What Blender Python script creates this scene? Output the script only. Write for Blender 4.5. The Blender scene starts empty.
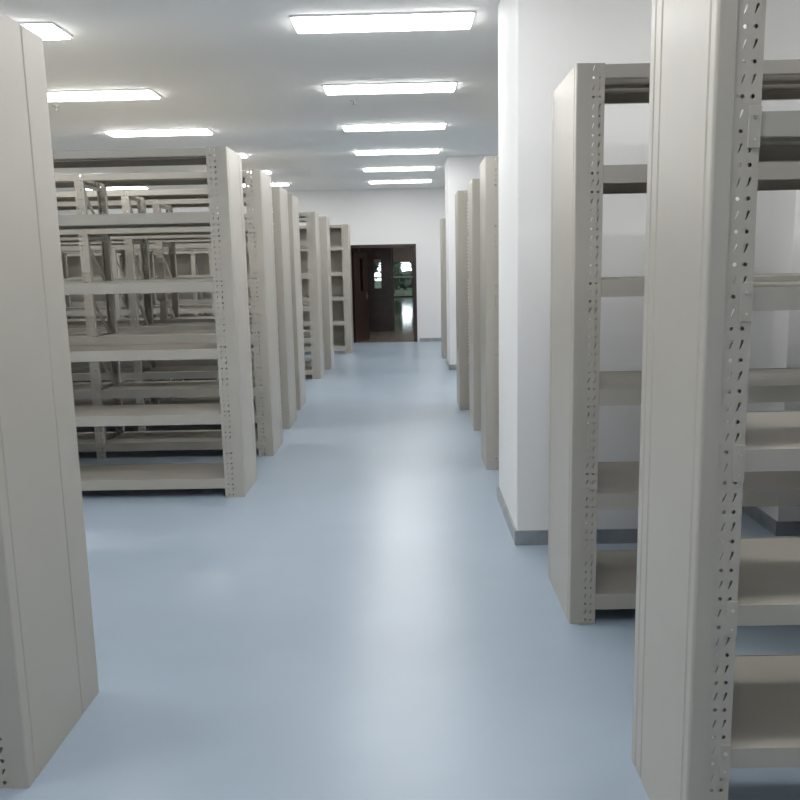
import bpy, bmesh, math, random
from mathutils import Vector, Matrix
random.seed(7)
scene = bpy.context.scene
COL = scene.collection

# ------------------------------------------------------------------ camera
F, PITCH, YAW, ROLL, CAM_H = 817.2, .1618, -.0148, .0213, 1.6056
def cam_axes():
    def rows(fn): return [fn(Vector(v)) for v in ((1, 0, 0), (0, 1, 0), (0, 0, 1))]
    def tf(v):
        x, y, z = v
        c, s = math.cos(YAW), math.sin(YAW); x, y = c*x-s*y, s*x+c*y
        c, s = math.cos(PITCH), math.sin(PITCH); y, z = c*y-s*z, s*y+c*z
        c, s = math.cos(ROLL), math.sin(ROLL); x, z = c*x-s*z, s*x+c*z
        return (x, y, z)
    cols = rows(tf)
    right = Vector([c[0] for c in cols]); fwd = Vector([c[1] for c in cols]); up = Vector([c[2] for c in cols])
    return right, fwd, up
cam = bpy.data.objects.new('camera', bpy.data.cameras.new('camera')); COL.objects.link(cam)
r_, f_, u_ = cam_axes()
m = Matrix.Identity(4)
for i in range(3):
    m[i][0] = r_[i]; m[i][1] = u_[i]; m[i][2] = -f_[i]
m[0][3], m[1][3], m[2][3] = 0, 0, CAM_H
cam.matrix_world = m
cam.data.sensor_width = 36; cam.data.lens = 36*F/800
cam.data.clip_start = .02; cam.data.clip_end = 300
scene.camera = cam

# ------------------------------------------------------------------ sky and exposure
LAMP = 7.5            # strength of the ceiling panels
LAMP_COL = (1.0, .985, .955, 1)
w = bpy.data.worlds.new('sky'); scene.world = w; w.use_nodes = True
bgn = w.node_tree.nodes['Background']
bgn.inputs['Color'].default_value = (.80, .90, 1.0, 1); bgn.inputs['Strength'].default_value = 1.6
scene.view_settings.view_transform = 'Standard'
scene.view_settings.look = 'None'
scene.view_settings.gamma = 1
scene.view_settings.use_curve_mapping = False
scene.view_settings.exposure = 1.3

# ------------------------------------------------------------------ materials
def mat(name, col, rough=.5, metal=0, var=0, scale=3, bump=0, bscale=200, emit=0, spec=.5, coat=0):
    M = bpy.data.materials.new(name); M.use_nodes = True
    nt = M.node_tree; b = nt.nodes['Principled BSDF']
    b.inputs['Base Color'].default_value = (*col, 1)
    b.inputs['Roughness'].default_value = rough
    b.inputs['Metallic'].default_value = metal
    b.inputs['Specular IOR Level'].default_value = spec
    b.inputs['Coat Weight'].default_value = coat
    tc = nt.nodes.new('ShaderNodeTexCoord')
    if var:
        n = nt.nodes.new('ShaderNodeTexNoise'); n.inputs['Scale'].default_value = scale; n.inputs['Detail'].default_value = 5
        nt.links.new(tc.outputs['Object'], n.inputs['Vector'])
        r = nt.nodes.new('ShaderNodeValToRGB')
        r.color_ramp.elements[0].position = .3; r.color_ramp.elements[1].position = .7
        r.color_ramp.elements[0].color = (*[c*(1-var) for c in col], 1)
        r.color_ramp.elements[1].color = (*[min(1, c*(1+var)) for c in col], 1)
        nt.links.new(n.outputs['Fac'], r.inputs['Fac']); nt.links.new(r.outputs['Color'], b.inputs['Base Color'])
    if bump:
        n = nt.nodes.new('ShaderNodeTexNoise'); n.inputs['Scale'].default_value = bscale; n.inputs['Detail'].default_value = 3
        nt.links.new(tc.outputs['Object'], n.inputs['Vector'])
        bp = nt.nodes.new('ShaderNodeBump'); bp.inputs['Strength'].default_value = bump; bp.inputs['Distance'].default_value = .01
        nt.links.new(n.outputs['Fac'], bp.inputs['Height']); nt.links.new(bp.outputs['Normal'], b.inputs['Normal'])
    if emit:
        b.inputs['Emission Color'].default_value = LAMP_COL; b.inputs['Emission Strength'].default_value = emit
    return M

def tile_mat(name, col, grout, size, rough):
    M = mat(name, col, rough); nt = M.node_tree; b = nt.nodes['Principled BSDF']
    tc = nt.nodes.new('ShaderNodeTexCoord'); br = nt.nodes.new('ShaderNodeTexBrick')
    br.offset = 0; br.inputs['Scale'].default_value = 1
    br.inputs['Brick Width'].default_value = size; br.inputs['Row Height'].default_value = size
    br.inputs['Mortar Size'].default_value = .006
    br.inputs['Color1'].default_value = (*col, 1); br.inputs['Color2'].default_value = (*[c*.85 for c in col], 1)
    br.inputs['Mortar'].default_value = (*grout, 1)
    nt.links.new(tc.outputs['Object'], br.inputs['Vector']); nt.links.new(br.outputs['Color'], b.inputs['Base Color'])
    return M

M_FLOOR = mat('blue_vinyl', (.335, .412, .500), rough=.28, var=.05, scale=1.3, bump=.04, bscale=9, spec=.5)
M_WALL = mat('white_paint', (.84, .845, .85), rough=.65, bump=.03, bscale=120)
M_CEIL = mat('ceiling_paint', (.94, .94, .93), rough=.8, bump=.02, bscale=80)
M_RACK = mat('rack_paint', (.452, .430, .385), rough=.38, var=.02, scale=4, bump=.02, bscale=300)
M_RACK_SHADE = mat('rack_paint_shaded', (.425, .404, .360), rough=.42, var=.03, scale=3, bump=.02, bscale=300)  # rack paint darkened to deepen the shade under the shelves
M_BOLT = mat('zinc_bolt', (.7, .7, .68), rough=.3, metal=.9)
M_STEEL = mat('brushed_steel', (.42, .43, .44), rough=.32, metal=.9, var=.15, scale=8)
M_WOOD = mat('dark_red_wood', (.028, .015, .013), rough=.3, var=.4, scale=6, coat=.2)
M_LAMP = mat('lamp_diffuser', (1, 1, 1), rough=.6, emit=LAMP)
M_LFRAME = mat('lamp_frame', (.85, .85, .85), rough=.4)
M_TILE = tile_mat('lobby_tile', (.34, .285, .24), (.12, .10, .08), .8, .07)
M_LWALL = mat('lobby_wall', (.45, .40, .35), rough=.6, var=.1, scale=1)
M_DARKF = mat('dark_frame', (.03, .03, .03), rough=.4, var=.1)
M_GROUND = mat('paving', (.022, .03, .016), rough=.9, spec=.05, var=.15, scale=2)
M_LEAF = mat('leaves', (.018, .034, .012), rough=.5, var=.5, scale=3)
M_BARK = mat('bark', (.06, .045, .03), rough=.9, var=.3, scale=12)
M_GLASS = bpy.data.materials.new('glass'); M_GLASS.use_nodes = True
_n = M_GLASS.node_tree; _n.nodes.remove(_n.nodes['Principled BSDF'])
_t = _n.nodes.new('ShaderNodeBsdfTransparent'); _t.inputs['Color'].default_value = (.93, .96, .94, 1)
_g = _n.nodes.new('ShaderNodeBsdfGlossy'); _g.inputs['Roughness'].default_value = .03
_f = _n.nodes.new('ShaderNodeFresnel'); _f.inputs['IOR'].default_value = 1.45
_m = _n.nodes.new('ShaderNodeMixShader')
_n.links.new(_f.outputs[0], _m.inputs[0]); _n.links.new(_t.outputs[0], _m.inputs[1]); _n.links.new(_g.outputs[0], _m.inputs[2])
_n.links.new(_m.outputs[0], _n.nodes['Material Output'].inputs['Surface'])

# ------------------------------------------------------------------ helpers
def box(bm, x0, x1, y0, y1, z0, z1):
    if x0 > x1: x0, x1 = x1, x0
    if y0 > y1: y0, y1 = y1, y0
    vs = [bm.verts.new(p) for p in ((x0,y0,z0),(x1,y0,z0),(x1,y1,z0),(x0,y1,z0),(x0,y0,z1),(x1,y0,z1),(x1,y1,z1),(x0,y1,z1))]
    for f in ((0,3,2,1),(4,5,6,7),(0,1,5,4),(1,2,6,5),(2,3,7,6),(3,0,4,7)):
        bm.faces.new([vs[i] for i in f])
def cyl(bm, p, r, h, axis='Z', n=16, r2=None):
    mt = Matrix.Translation(p)
    if axis == 'Y': mt = mt @ Matrix.Rotation(math.pi/2, 4, 'X')
    if axis == 'X': mt = mt @ Matrix.Rotation(math.pi/2, 4, 'Y')
    bmesh.ops.create_cone(bm, cap_ends=True, segments=n, radius1=r, radius2=r if r2 is None else r2, depth=h, matrix=mt)
def bar(bm, a, b, wx, th):            # flat bar from a to b in a YZ plane: wx wide, th thick along x
    a, b = Vector(a), Vector(b); d = (b-a).normalized(); n = d.cross(Vector((1, 0, 0))).normalized()
    vs = []
    for p in (a, b):
        for sx, sn in ((-1,-1),(1,-1),(1,1),(-1,1)):
            vs.append(bm.verts.new(p + Vector((1,0,0))*sx*th/2 + n*sn*wx/2))
    for f in ((0,1,2,3),(7,6,5,4),(0,4,5,1),(1,5,6,2),(2,6,7,3),(3,7,4,0)):
        bm.faces.new([vs[i] for i in f])
def mesh(bm, name, material, bevel=0):
    if bevel:
        bmesh.ops.bevel(bm, geom=list(bm.edges), offset=bevel, segments=2, affect='EDGES', profile=.6)
    bmesh.ops.recalc_face_normals(bm, faces=bm.faces)
    me = bpy.data.meshes.new(name); bm.to_mesh(me); bm.free(); me.materials.append(material)
    return me
def put(name, me, parent=None, loc=(0,0,0), rz=0, sx=1):
    o = bpy.data.objects.new(name, me); COL.objects.link(o); o.parent = parent
    o.location = loc; o.rotation_euler = (0, 0, rz)
    return o
def empty(name, loc, label, cat, group=None):
    o = bpy.data.objects.new(name, None); COL.objects.link(o); o.location = loc; o.empty_display_size = .1
    o['label'] = label; o['category'] = cat
    if group: o['group'] = group
    return o
def struct(name, me, label, cat, loc=(0,0,0)):
    o = put(name, me, loc=loc); o['kind'] = 'structure'; o['label'] = label; o['category'] = cat
    return o
def boxmesh(name, material, *bs, bevel=0):
    bm = bmesh.new()
    for b in bs: box(bm, *b)
    return mesh(bm, name, material, bevel)

# ------------------------------------------------------------------ room shell
XL, XR, YB, YF, H = -8.0, 6.6, -3.0, 17.6, 3.22
DX0, DX1, DH = -1.29, .125, 2.055       # doorway
struct('floor', boxmesh('floor', M_FLOOR, (XL-.2, XR+.2, YB-.2, YF+.02, -.1, 0)), 'smooth pale blue vinyl floor running down the aisle', 'floor')
struct('ceiling', boxmesh('ceiling', M_CEIL, (XL-.2, XR+.2, YB-.2, YF+.25, H, H+.1)), 'plain white ceiling above the storage racks', 'ceiling')
struct('wall_left', boxmesh('wall_left', M_WALL, (XL-.2, XL, YB-.2, YF+.2, 0, H)), 'white side wall far behind the racks on the left', 'wall')
struct('wall_right', boxmesh('wall_right', M_WALL, (XR, XR+.2, YB-.2, YF+.2, 0, H)), 'white side wall behind the racks on the right', 'wall')
struct('wall_back', boxmesh('wall_back', M_WALL, (XL, XR, YB-.2, YB, 0, H)), 'white wall behind the viewer', 'wall')
struct('wall_far', boxmesh('wall_far', M_WALL, (XL, DX0, YF, YF+.2, 0, H), (DX1, XR, YF, YF+.2, 0, H), (DX0, DX1, YF, YF+.2, DH, H)),
       'white end wall around the dark doorway', 'wall')
struct('baseboard_far', boxmesh('baseboard_far', M_STEEL, (DX1+.06, XR, YF-.012, YF, 0, .075), (XL, DX0-.06, YF-.012, YF, 0, .075)), 'steel baseboard strip along the end wall', 'baseboard')

def pillar(name, bname, x0, x1, y0, y1, label):
    struct(name, boxmesh(name, M_WALL, (x0, x1, y0, y1, 0, H), bevel=.006), label, 'pillar')
    t = .012; h = .085
    struct(bname, boxmesh(bname, M_STEEL, (x0-t, x1+t, y0-t, y0, .001, h), (x0-t, x1+t, y1, y1+t, .001, h), (x0-t, x0, y0, y1, .001, h), (x1, x1+t, y0, y1, .001, h)),
           'brushed steel skirting around the ' + label.split(' ', 1)[1], 'baseboard')
pillar('wall_pillar_near', 'baseboard_pillar_near', .592, 1.56, 4.55, 5.51, 'wide white square pillar between the near and far right racks')
pillar('wall_pillar_far', 'baseboard_pillar_far', .60, 1.56, 12.64, 13.55, 'far white square pillar right of the aisle near the end wall')
pillar('wall_pillar_side', 'baseboard_pillar_side', 2.13, 3.1, 4.64, 5.55, 'shaded white pillar seen through the nearest right rack')

# ------------------------------------------------------------------ storage racks
def upright_mesh(wd, ht=2.4):
    """perforated channel: face in the XZ plane (y = 0) looking to -y, flanges going back, real holes and hook slots"""
    bm = bmesh.new(); n = 64; pitch = ht/n; k_ = 1.35 if wd >= .07 else 1.0; cw = wd/2
    A = [-135, -90, -45, 0, 45, 90, 135, 180]
    for c in range(2):
        cx = -wd/2 + cw*(c+.5) + (.004 if c == 0 else -.004)
        x0, x1 = -wd/2+cw*c, -wd/2+cw*(c+1)
        for r in range(n):
            z0 = r*pitch; z1 = z0+pitch; zc = (z0+z1)/2; xm = (x0+x1)/2
            outer = [(x0,z0),(xm,z0),(x1,z0),(x1,zc),(x1,z1),(xm,z1),(x0,z1),(x0,zc)]
            inner = []
            for a in A:
                ca, sa = math.cos(math.radians(a)), math.sin(math.radians(a))
                if r % 2 == 0: inner.append((cx+.0052*k_*ca, zc+.0052*k_*sa))
                else:
                    dz = .0115*sa; wdt = (.0026 if sa < .3 else .0046)*(1 if c else .7)*k_
                    inner.append((cx+wdt*ca+.33*dz, zc+dz))
            vo = [bm.verts.new((x, 0, z)) for x, z in outer]; vi = [bm.verts.new((x, 0, z)) for x, z in inner]
            vb = [bm.verts.new((x, .0025, z)) for x, z in inner]
            for k in range(8):
                l = (k+1) % 8
                bm.faces.new((vo[k], vo[l], vi[l], vi[k])); bm.faces.new((vi[k], vi[l], vb[l], vb[k]))
    zt = n*pitch
    bmesh.ops.remove_doubles(bm, verts=bm.verts, dist=1e-5)
    for s in (-1, 1):
        box(bm, s*wd/2-(0 if s < 0 else .0025), s*wd/2+(.0025 if s < 0 else 0), .0005, .045, 0, ht)
        box(bm, s*wd/2, s*(wd/2-.014), .0425, .045, 0, ht)
    return mesh(bm, 'upright', M_RACK)
def shelf_mesh(L, D, lip, key):
    bm = bmesh.new()
    box(bm, 0, L, .004, D-.004, -.010, -.002)
    for y0, y1 in ((0, .004), (D-.004, D)):
        box(bm, 0, L, y0, y1, -lip, 0)
    box(bm, 0, L, .004, .020, -lip, -lip+.003); box(bm, 0, L, D-.02, D-.004, -lip, -lip+.003)
    for q in (.33, .67):
        box(bm, .002, L-.002, D*q-.025, D*q+.025, -.024, -.010)
    box(bm, 0, .003, .004, D-.004, -.035, -.010); box(bm, L-.003, L, .004, D-.004, -.035, -.010)
    return mesh(bm, 'shelf', M_RACK_SHADE)
def brace_mesh(D):
    bm = bmesh.new(); y0, y1 = .05, D-.05; z = .12; up = True
    while z < 2.2:
        z2 = z+.40
        bar(bm, (0, y0 if up else y1, z2), (0, y1 if up else y0, z), .042, .005)
        bar(bm, (.006, y0, z-.02), (.006, y1, z-.02), .03, .004)
        z = z2+.05
    bar(bm, (0, y0, 2.33), (0, y1, 2.33), .03, .004)
    return mesh(bm, 'brace', M_RACK)
def panel_mesh(D, ret, ht, grooves):
    """end panel: outer face x = 0 looking to +x, body to -x, folded returns at both long edges"""
    P = [(-ret, .0), (-.007, .0), (-.002, .002), (0, .007)]
    for g in grooves:
        P += [(0, g-.008), (-.003, g-.003), (-.003, g+.003), (0, g+.008)]
    P += [(0, D-.007), (-.002, D-.002), (-.007, D), (-ret, D), (-ret, D-.004), (-.018, D-.004), (-.018, .004), (-ret, .004)]
    bm = bmesh.new(); lo = [bm.verts.new((x, y, 0)) for x, y in P]; hi = [bm.verts.new((x, y, ht)) for x, y in P]
    n = len(P)
    for i in range(n):
        j = (i+1) % n; bm.faces.new((lo[i], lo[j], hi[j], hi[i]))
    bm.faces.new(list(reversed(lo))); bm.faces.new(hi)
    box(bm, -ret, -.001, .001, D-.001, ht-.002, ht)
    return mesh(bm, 'end_panel', M_RACK)
def bracket_mesh(side, lip):
    bm = bmesh.new()
    box(bm, -.014, .014, -.005, -.0008, -.092+.012, .012)
    me = mesh(bm, 'bracket', M_RACK, .0012); return me
def bolt_mesh():
    bm = bmesh.new()
    for z in (-.012,): cyl(bm, (0, -.006, z), .005, .004, 'Y', 10)
    cyl(bm, (0, -.0055, -.062), .003, .003, 'Y', 8)
    return mesh(bm, 'bolt', M_BOLT)

CACHE = {}
def cached(key, fn):
    if key not in CACHE: CACHE[key] = fn()
    return CACHE[key]
PITCH_X = 1.42
STD = [.137, .605, 1.068, 1.533, 2.0, 2.395]
def rack(name, x0, y0, D, side, bays, label, group, ret=.055, uw=.075, levels=STD, grooves=None, brackets=False, lip=.072, ht=2.40, back=False):
    """side -1: the rack runs to the left of its end panel at x0; +1: to the right"""
    t = empty(name, (x0, y0, 0), label, 'rack', group)
    gs = grooves or (.05, D-.10)
    if side < 0:
        put('end_panel', cached(('pn', D, ret, gs), lambda: panel_mesh(D, ret, ht, gs)), t)
    else:
        g2 = tuple(sorted(D-g for g in gs))
        put('end_panel', cached(('pn', D, ret, g2), lambda: panel_mesh(D, ret, ht, g2)), t, (0, D, 0), math.pi)
    ins = .004
    um = cached(('up', uw, ht), lambda: upright_mesh(uw, ht))
    for k in range(bays+1):
        cx = side*(ret+uw/2+k*PITCH_X)
        put('upright', um, t, (cx, ins, 0)); put('upright', um, t, (cx, D-ins, 0), math.pi)
        if True:
            put('brace', cached(('br', D), lambda: brace_mesh(D)), t, (cx, 0, 0))
    L = PITCH_X-uw-.002; top = ht-.005
    for k in range(bays):
        xa = side*(ret+uw+k*PITCH_X+.001); xs = min(xa, xa+side*L)
        if back: put('back_panel', cached(('bp', L), lambda: boxmesh('back_panel', M_RACK_SHADE, (0, L, 0, .003, .06, ht-.01))), t, (xs, D-.004, 0))
        for z in list(levels[:-1])+[top]:
            lp = .052 if z == top else lip
            s = put('shelf', cached(('sh', L, D, lp), lambda: shelf_mesh(L, D-.012, lp, 0)), t, (xs, .006, z))
            if brackets and k == 0:
                e = 0 if side > 0 else L
                b = put('bracket', cached(('bk', side), lambda: bracket_mesh(side, lip)), s, (e-side*.014, 0, 0))
                # bolts of the bracket are one small mesh of its own
                put('bolt', cached('bolt', bolt_mesh), s, (e-side*.014, 0, 0))
    return t

GL = 'storage racks left of the aisle'; GR = 'storage racks right of the aisle'
rack('storage_rack', -1.235, 2.34, .60, -1, 1, 'nearest left rack, its beige end panel filling the left edge of the view', GL, grooves=(.05, .43))
rack('storage_rack', -1.210, 5.655, .50, -1, 3, 'tall open beige rack on the left with all its empty shelves facing the viewer', GL, ret=.058, uw=.082, grooves=(.05, .40), ht=2.425)
rack('storage_rack', -1.215, 6.94, .54, -1, 3, 'second left rack in a row of four, close behind the widely open shelving', GL, grooves=(.05, .44), ht=2.42)
rack('storage_rack', -1.245, 8.14, .52, -1, 3, 'third left rack in a row of four, showing only a narrow end panel', GL, grooves=(.05, .42))
rack('storage_rack', -1.285, 9.255, .54, -1, 3, 'fourth left rack in a row of four, last before the cross gap', GL, grooves=(.05, .44))
rack('storage_rack', -1.330, 11.89, .50, -1, 4, 'left rack just beyond the cross gap, small open shelves beside its upright', GL, grooves=(.05, .40))
rack('storage_rack', -1.280, 13.0, .50, -1, 4, 'narrow left rack second from the doorway, mostly its end panel showing', GL, grooves=(.05, .40))
rack('storage_rack', -1.125, 15.5, .50, -1, 4, 'farthest left rack, its shelves with closed backs right beside the dark doorway', GL, grooves=(.05, .40), back=True)
R1L = [.36, .751, 1.15, 1.54, 1.936, 2.4]
rack('storage_rack', .695, 1.94, .52, 1, 2, 'nearest right rack with large beige end panel and sharply seen slotted upright', GR, ret=.045, uw=.064, levels=R1L, grooves=(.04, .41, .47), brackets=True, lip=.055)
rack('storage_rack', .690, 3.48, .58, 1, 2, 'second right rack, standing in front of the wide white pillar', GR, ret=.050, uw=.066, grooves=(.04, .53))
rack('storage_rack', .580, 6.31, .49, 1, 2, 'right rack just beyond the wide white pillar, its upright touching the pillar edge', GR, grooves=(.05, .39))
rack('storage_rack', .600, 7.87, .56, 1, 2, 'middle right rack of the three beyond the near pillar', GR, grooves=(.05, .46))
rack('storage_rack', .535, 9.06, .55, 1, 2, 'last right rack before the far white pillar', GR, grooves=(.05, .45))
rack('storage_rack', .555, 14.25, .55, 1, 2, 'farthest right rack, a thin sliver beyond the far white pillar', GR, grooves=(.05, .45))

# ------------------------------------------------------------------ ceiling lights
def lamp(x, y, label, group, z=H):
    t = empty('ceiling_light', (x, y, z), label, 'ceiling light', group)
    def fr():
        bm = bmesh.new(); a, b, c, d = .60, .165, .585, .150
        box(bm, -a, a, -b, -d, -.012, 0); box(bm, -a, a, d, b, -.012, 0); box(bm, -a, -c, -d, d, -.012, 0); box(bm, c, a, -d, d, -.012, 0)
        return mesh(bm, 'lamp_frame', M_LFRAME)
    put('frame', cached('lf', fr), t)
    put('diffuser', cached('ld', lambda: boxmesh('diffuser', M_LAMP, (-.585, .585, -.150, .150, -.027, -.001))), t)
ROWS = {-5.625: 'far left row', -2.885: 'left row', -.145: 'row above the aisle', 2.60: 'right row'}
YS = [1.63, 3.70, 5.76, 7.79, 9.88, 11.96, 14.03, 16.07]  # first entry: out-of-view lamps added to brighten the near rack fronts
ORD = ['unseen above the viewer, added to light the near racks', 'just above the view', 'nearest in view', 'second in view', 'third in view', 'fourth in view', 'fifth in view', 'closest to the end wall']
lamp(-.145, -.44, 'unseen ceiling panel light added above the aisle behind the viewer', 'ceiling panel lights')  # extra lamp out of view, lifts the near rack fronts
for x, rn in ROWS.items():
    for y, on in zip(YS, ORD):
        lamp(x, y, 'white ceiling panel light in the %s, %s' % (rn, on), 'ceiling panel lights')

# ------------------------------------------------------------------ sprinklers
for (x, y, lb) in ((-.51, 8.34, 'small sprinkler head on the ceiling above the aisle'), (-3.41, 8.28, 'small sprinkler head on the ceiling above the left racks')):
    t = empty('sprinkler', (x, y, H), lb, 'sprinkler', 'ceiling sprinklers')
    bm = bmesh.new(); cyl(bm, (0, 0, -.004), .036, .008, n=20); put('cover_plate', mesh(bm, 'cover_plate', M_BOLT), t)
    bm = bmesh.new(); cyl(bm, (0, 0, -.025), .010, .034, n=12); cyl(bm, (0, 0, -.044), .018, .004, n=12)
    put('nozzle', mesh(bm, 'nozzle', M_STEEL), t)

# ------------------------------------------------------------------ doorway and lobby
fr = empty('door_frame', (0, YF, 0), 'dark reddish wooden frame around the doorway in the end wall', 'door frame')
fr.name = 'trim_1'; fr['kind'] = 'structure'
t = .055
put('jamb', boxmesh('jamb', M_WOOD, (DX0-.03, DX0+t, -.02, .22, 0, DH+.02), bevel=.004), fr)
put('jamb', boxmesh('jamb', M_WOOD, (DX1-t, DX1+.02, -.02, .22, 0, DH+.02), bevel=.004), fr)
put('lintel', boxmesh('lintel', M_WOOD, (DX0+t+.001, DX1-t-.001, -.02, .22, DH-.045, DH+.02), bevel=.004), fr)

def leaf(name, W, Hh, label, handle=True):
    """door leaf from the hinge at x = 0 to x = W with a narrow glazed slot"""
    d = empty(name, (0, 0, 0), label, 'door'); d['kind'] = 'structure'
    a, b, z0, z1 = W*.455, W*.665, 1.08, 1.80
    put('door_panel', boxmesh('door_panel', M_WOOD, (0, a, -.02, .02, -.001, Hh), (b, W, -.02, .02, -.001, Hh), (a, b, -.02, .02, -.001, z0), (a, b, -.02, .02, z1, Hh)), d)
    put('window_pane', boxmesh('window_pane', M_GLASS, (a, b, -.003, .003, z0, z1)), d)
    if not handle: return d
    bm = bmesh.new()
    cyl(bm, (W-.07, -.035, .98), .011, .03, 'Y'); box(bm, W-.19, W-.06, -.058, -.046, .972, .988); box(bm, W-.09, W-.05, -.024, -.02, .90, 1.06)
    put('door_handle', mesh(bm, 'door_handle', M_STEEL), d)
    return d
d1 = leaf('door_1', .66, DH-.12, 'dark wooden door leaf swung open at the left of the doorway')
d1.location = (DX0+.075, YF+.16, 0); d1.rotation_euler = (0, 0, math.radians(66))
YO = 20.7
d2 = leaf('door_2', .80, 2.15, 'dark wooden door with a narrow bright window across the lobby', False)
d2.location = (-1.245, YO, 0)
struct('wall_lobby_left', boxmesh('wall_lobby_left', M_WOOD, (-4, -1.25, YO-.06, YO+.06, 0, 3), (-.44, -.40, YO-.06, YO+.06, 0, 3), (-1.25, -.44, YO-.06, YO+.06, 2.16, 3)), 'dark wood clad wall across the lobby behind the doorway', 'wall')
LY, LX = 44, -6.0
struct('wall_lobby_right', boxmesh('wall_lobby_right', M_LWALL, (2.6, 2.8, YF+.2, LY, 0, 3)), 'brownish right wall of the lobby beyond the doorway', 'wall')
struct('wall_lobby_end', boxmesh('wall_lobby_end', M_LWALL, (LX-.1, LX, YO+.06, LY, 0, 3), (-4.1, -4, YF+.2, YO+.06, 0, 3), (LX, -4, YO-.06, YO+.06, 0, 3)), 'wall closing the left end of the lobby', 'wall')
struct('floor_lobby', boxmesh('floor_lobby', M_TILE, (LX, 2.8, YF+.02, LY+.6, -.1, -.001)), 'polished brown tiled lobby floor beyond the doorway', 'floor')
struct('ceiling_lobby', boxmesh('ceiling_lobby', M_LWALL, (LX, 2.8, YF+.25, LY, 3, 3.1)), 'dim lobby ceiling beyond the doorway', 'ceiling')
wn = empty('window_1', (0, LY, 0), 'glazed lobby front with thin dark frames and a pale rail, trees outside', 'window'); wn['kind'] = 'structure'
XS = [LX+.03, -4.5, -3.0, -1.0, 0.16, 1.4, 2.57]
bm = bmesh.new()
for x in XS: box(bm, x-.03, x+.03, -.04, .04, 0, 1.83)
box(bm, LX, 2.6, -.035, .035, 1.83, 1.86); box(bm, LX, 2.6, -.035, .035, 0, .05)
put('window_frame', mesh(bm, 'window_frame', M_DARKF), wn)
put('header', boxmesh('header', M_LWALL, (LX, 2.6, -.08, .08, 1.86, 3.0)), wn)
put('rail', boxmesh('rail', M_LFRAME, (LX+.05, 2.55, -.12, -.07, 1.03, 1.09)), wn)
for a, b in zip(XS, XS[1:]):
    put('window_pane', boxmesh('window_pane', M_GLASS, (a+.031, b-.031, -.004, .004, .05, 1.83)), wn)
struct('floor_outside', boxmesh('floor_outside', M_GROUND, (-30, 30, LY+.6, 100, -.2, -.05)), 'dark green lawn outside the building', 'ground')

for y, on in ((19.4, 'just beyond the doorway'), (26, 'half way along the lobby'), (41, 'near the glazed front')):  # lamps hidden by the doorway top, added to brighten the lobby and header
    lamp(.6, y, 'unseen panel light added to brighten the lobby, ' + on, 'added lobby lights', 3.0)
def tree(x, y, h, rx, ry, z0, label, seed, n=1500):
    """clipped dense tree: lumpy inner crown wrapped in single leaves, on a trunk"""
    t = empty('tree', (x, y, -.05), label, 'tree', 'trees outside the lobby front')
    rnd = random.Random(seed)
    bm = bmesh.new(); cyl(bm, (0, 0, (z0+.4)/2), .11, z0+.4, n=10, r2=.08); put('trunk', mesh(bm, 'trunk', M_BARK), t)
    bm = bmesh.new(); zc = (z0+h)/2; rz = (h-z0)/2
    def surf(a, e, k=1):
        q = (1-abs(e)**4)**.25
        return Vector((math.cos(a)*rx*q*k, math.sin(a)*ry*q*k, zc+e*rz*k))
    bmesh.ops.create_icosphere(bm, subdivisions=3, radius=1)
    for v in bm.verts:
        a = math.atan2(v.co.y, v.co.x); e = v.co.z
        v.co = surf(a, e, .84+rnd.uniform(0, .08))
    for k in range(n):
        p = surf(rnd.uniform(0, 2*math.pi), rnd.uniform(-1, 1), rnd.uniform(.84, 1.02))
        sz = rnd.uniform(.10, .22); Rm = Matrix.Rotation(rnd.uniform(0, 6), 3, 'Z') @ Matrix.Rotation(rnd.uniform(-1.3, 1.3), 3, 'X')
        bm.faces.new([bm.verts.new(p + Rm @ Vector(v)*sz) for v in ((-.5, 0, 0), (0, -.3, 0), (.6, 0, .1), (0, .3, 0))])
    put('foliage', mesh(bm, 'foliage', M_LEAF), t)
tree(-3.62, 52, 5.5, 1.9, 1.2, .5, 'dark green tree outside the lobby front, leftmost of the row', 1)
tree(-1.02, 52, 5.5, .56, .8, .2, 'narrow dark green tree outside, left of the bright gap', 2)
tree(1.54, 52, 5.5, 1.65, 1.0, .2, 'dark green tree outside, right of the bright gap', 3)
tree(.6, 58, 5.5, 1.6, 1.0, 2.15, 'tree farther off outside whose crown closes the top of the bright gap', 4)
tree(-.35, 60, 1.40, 1.3, .8, .0, 'low dark shrub filling the bottom of the bright gap', 5, 900)
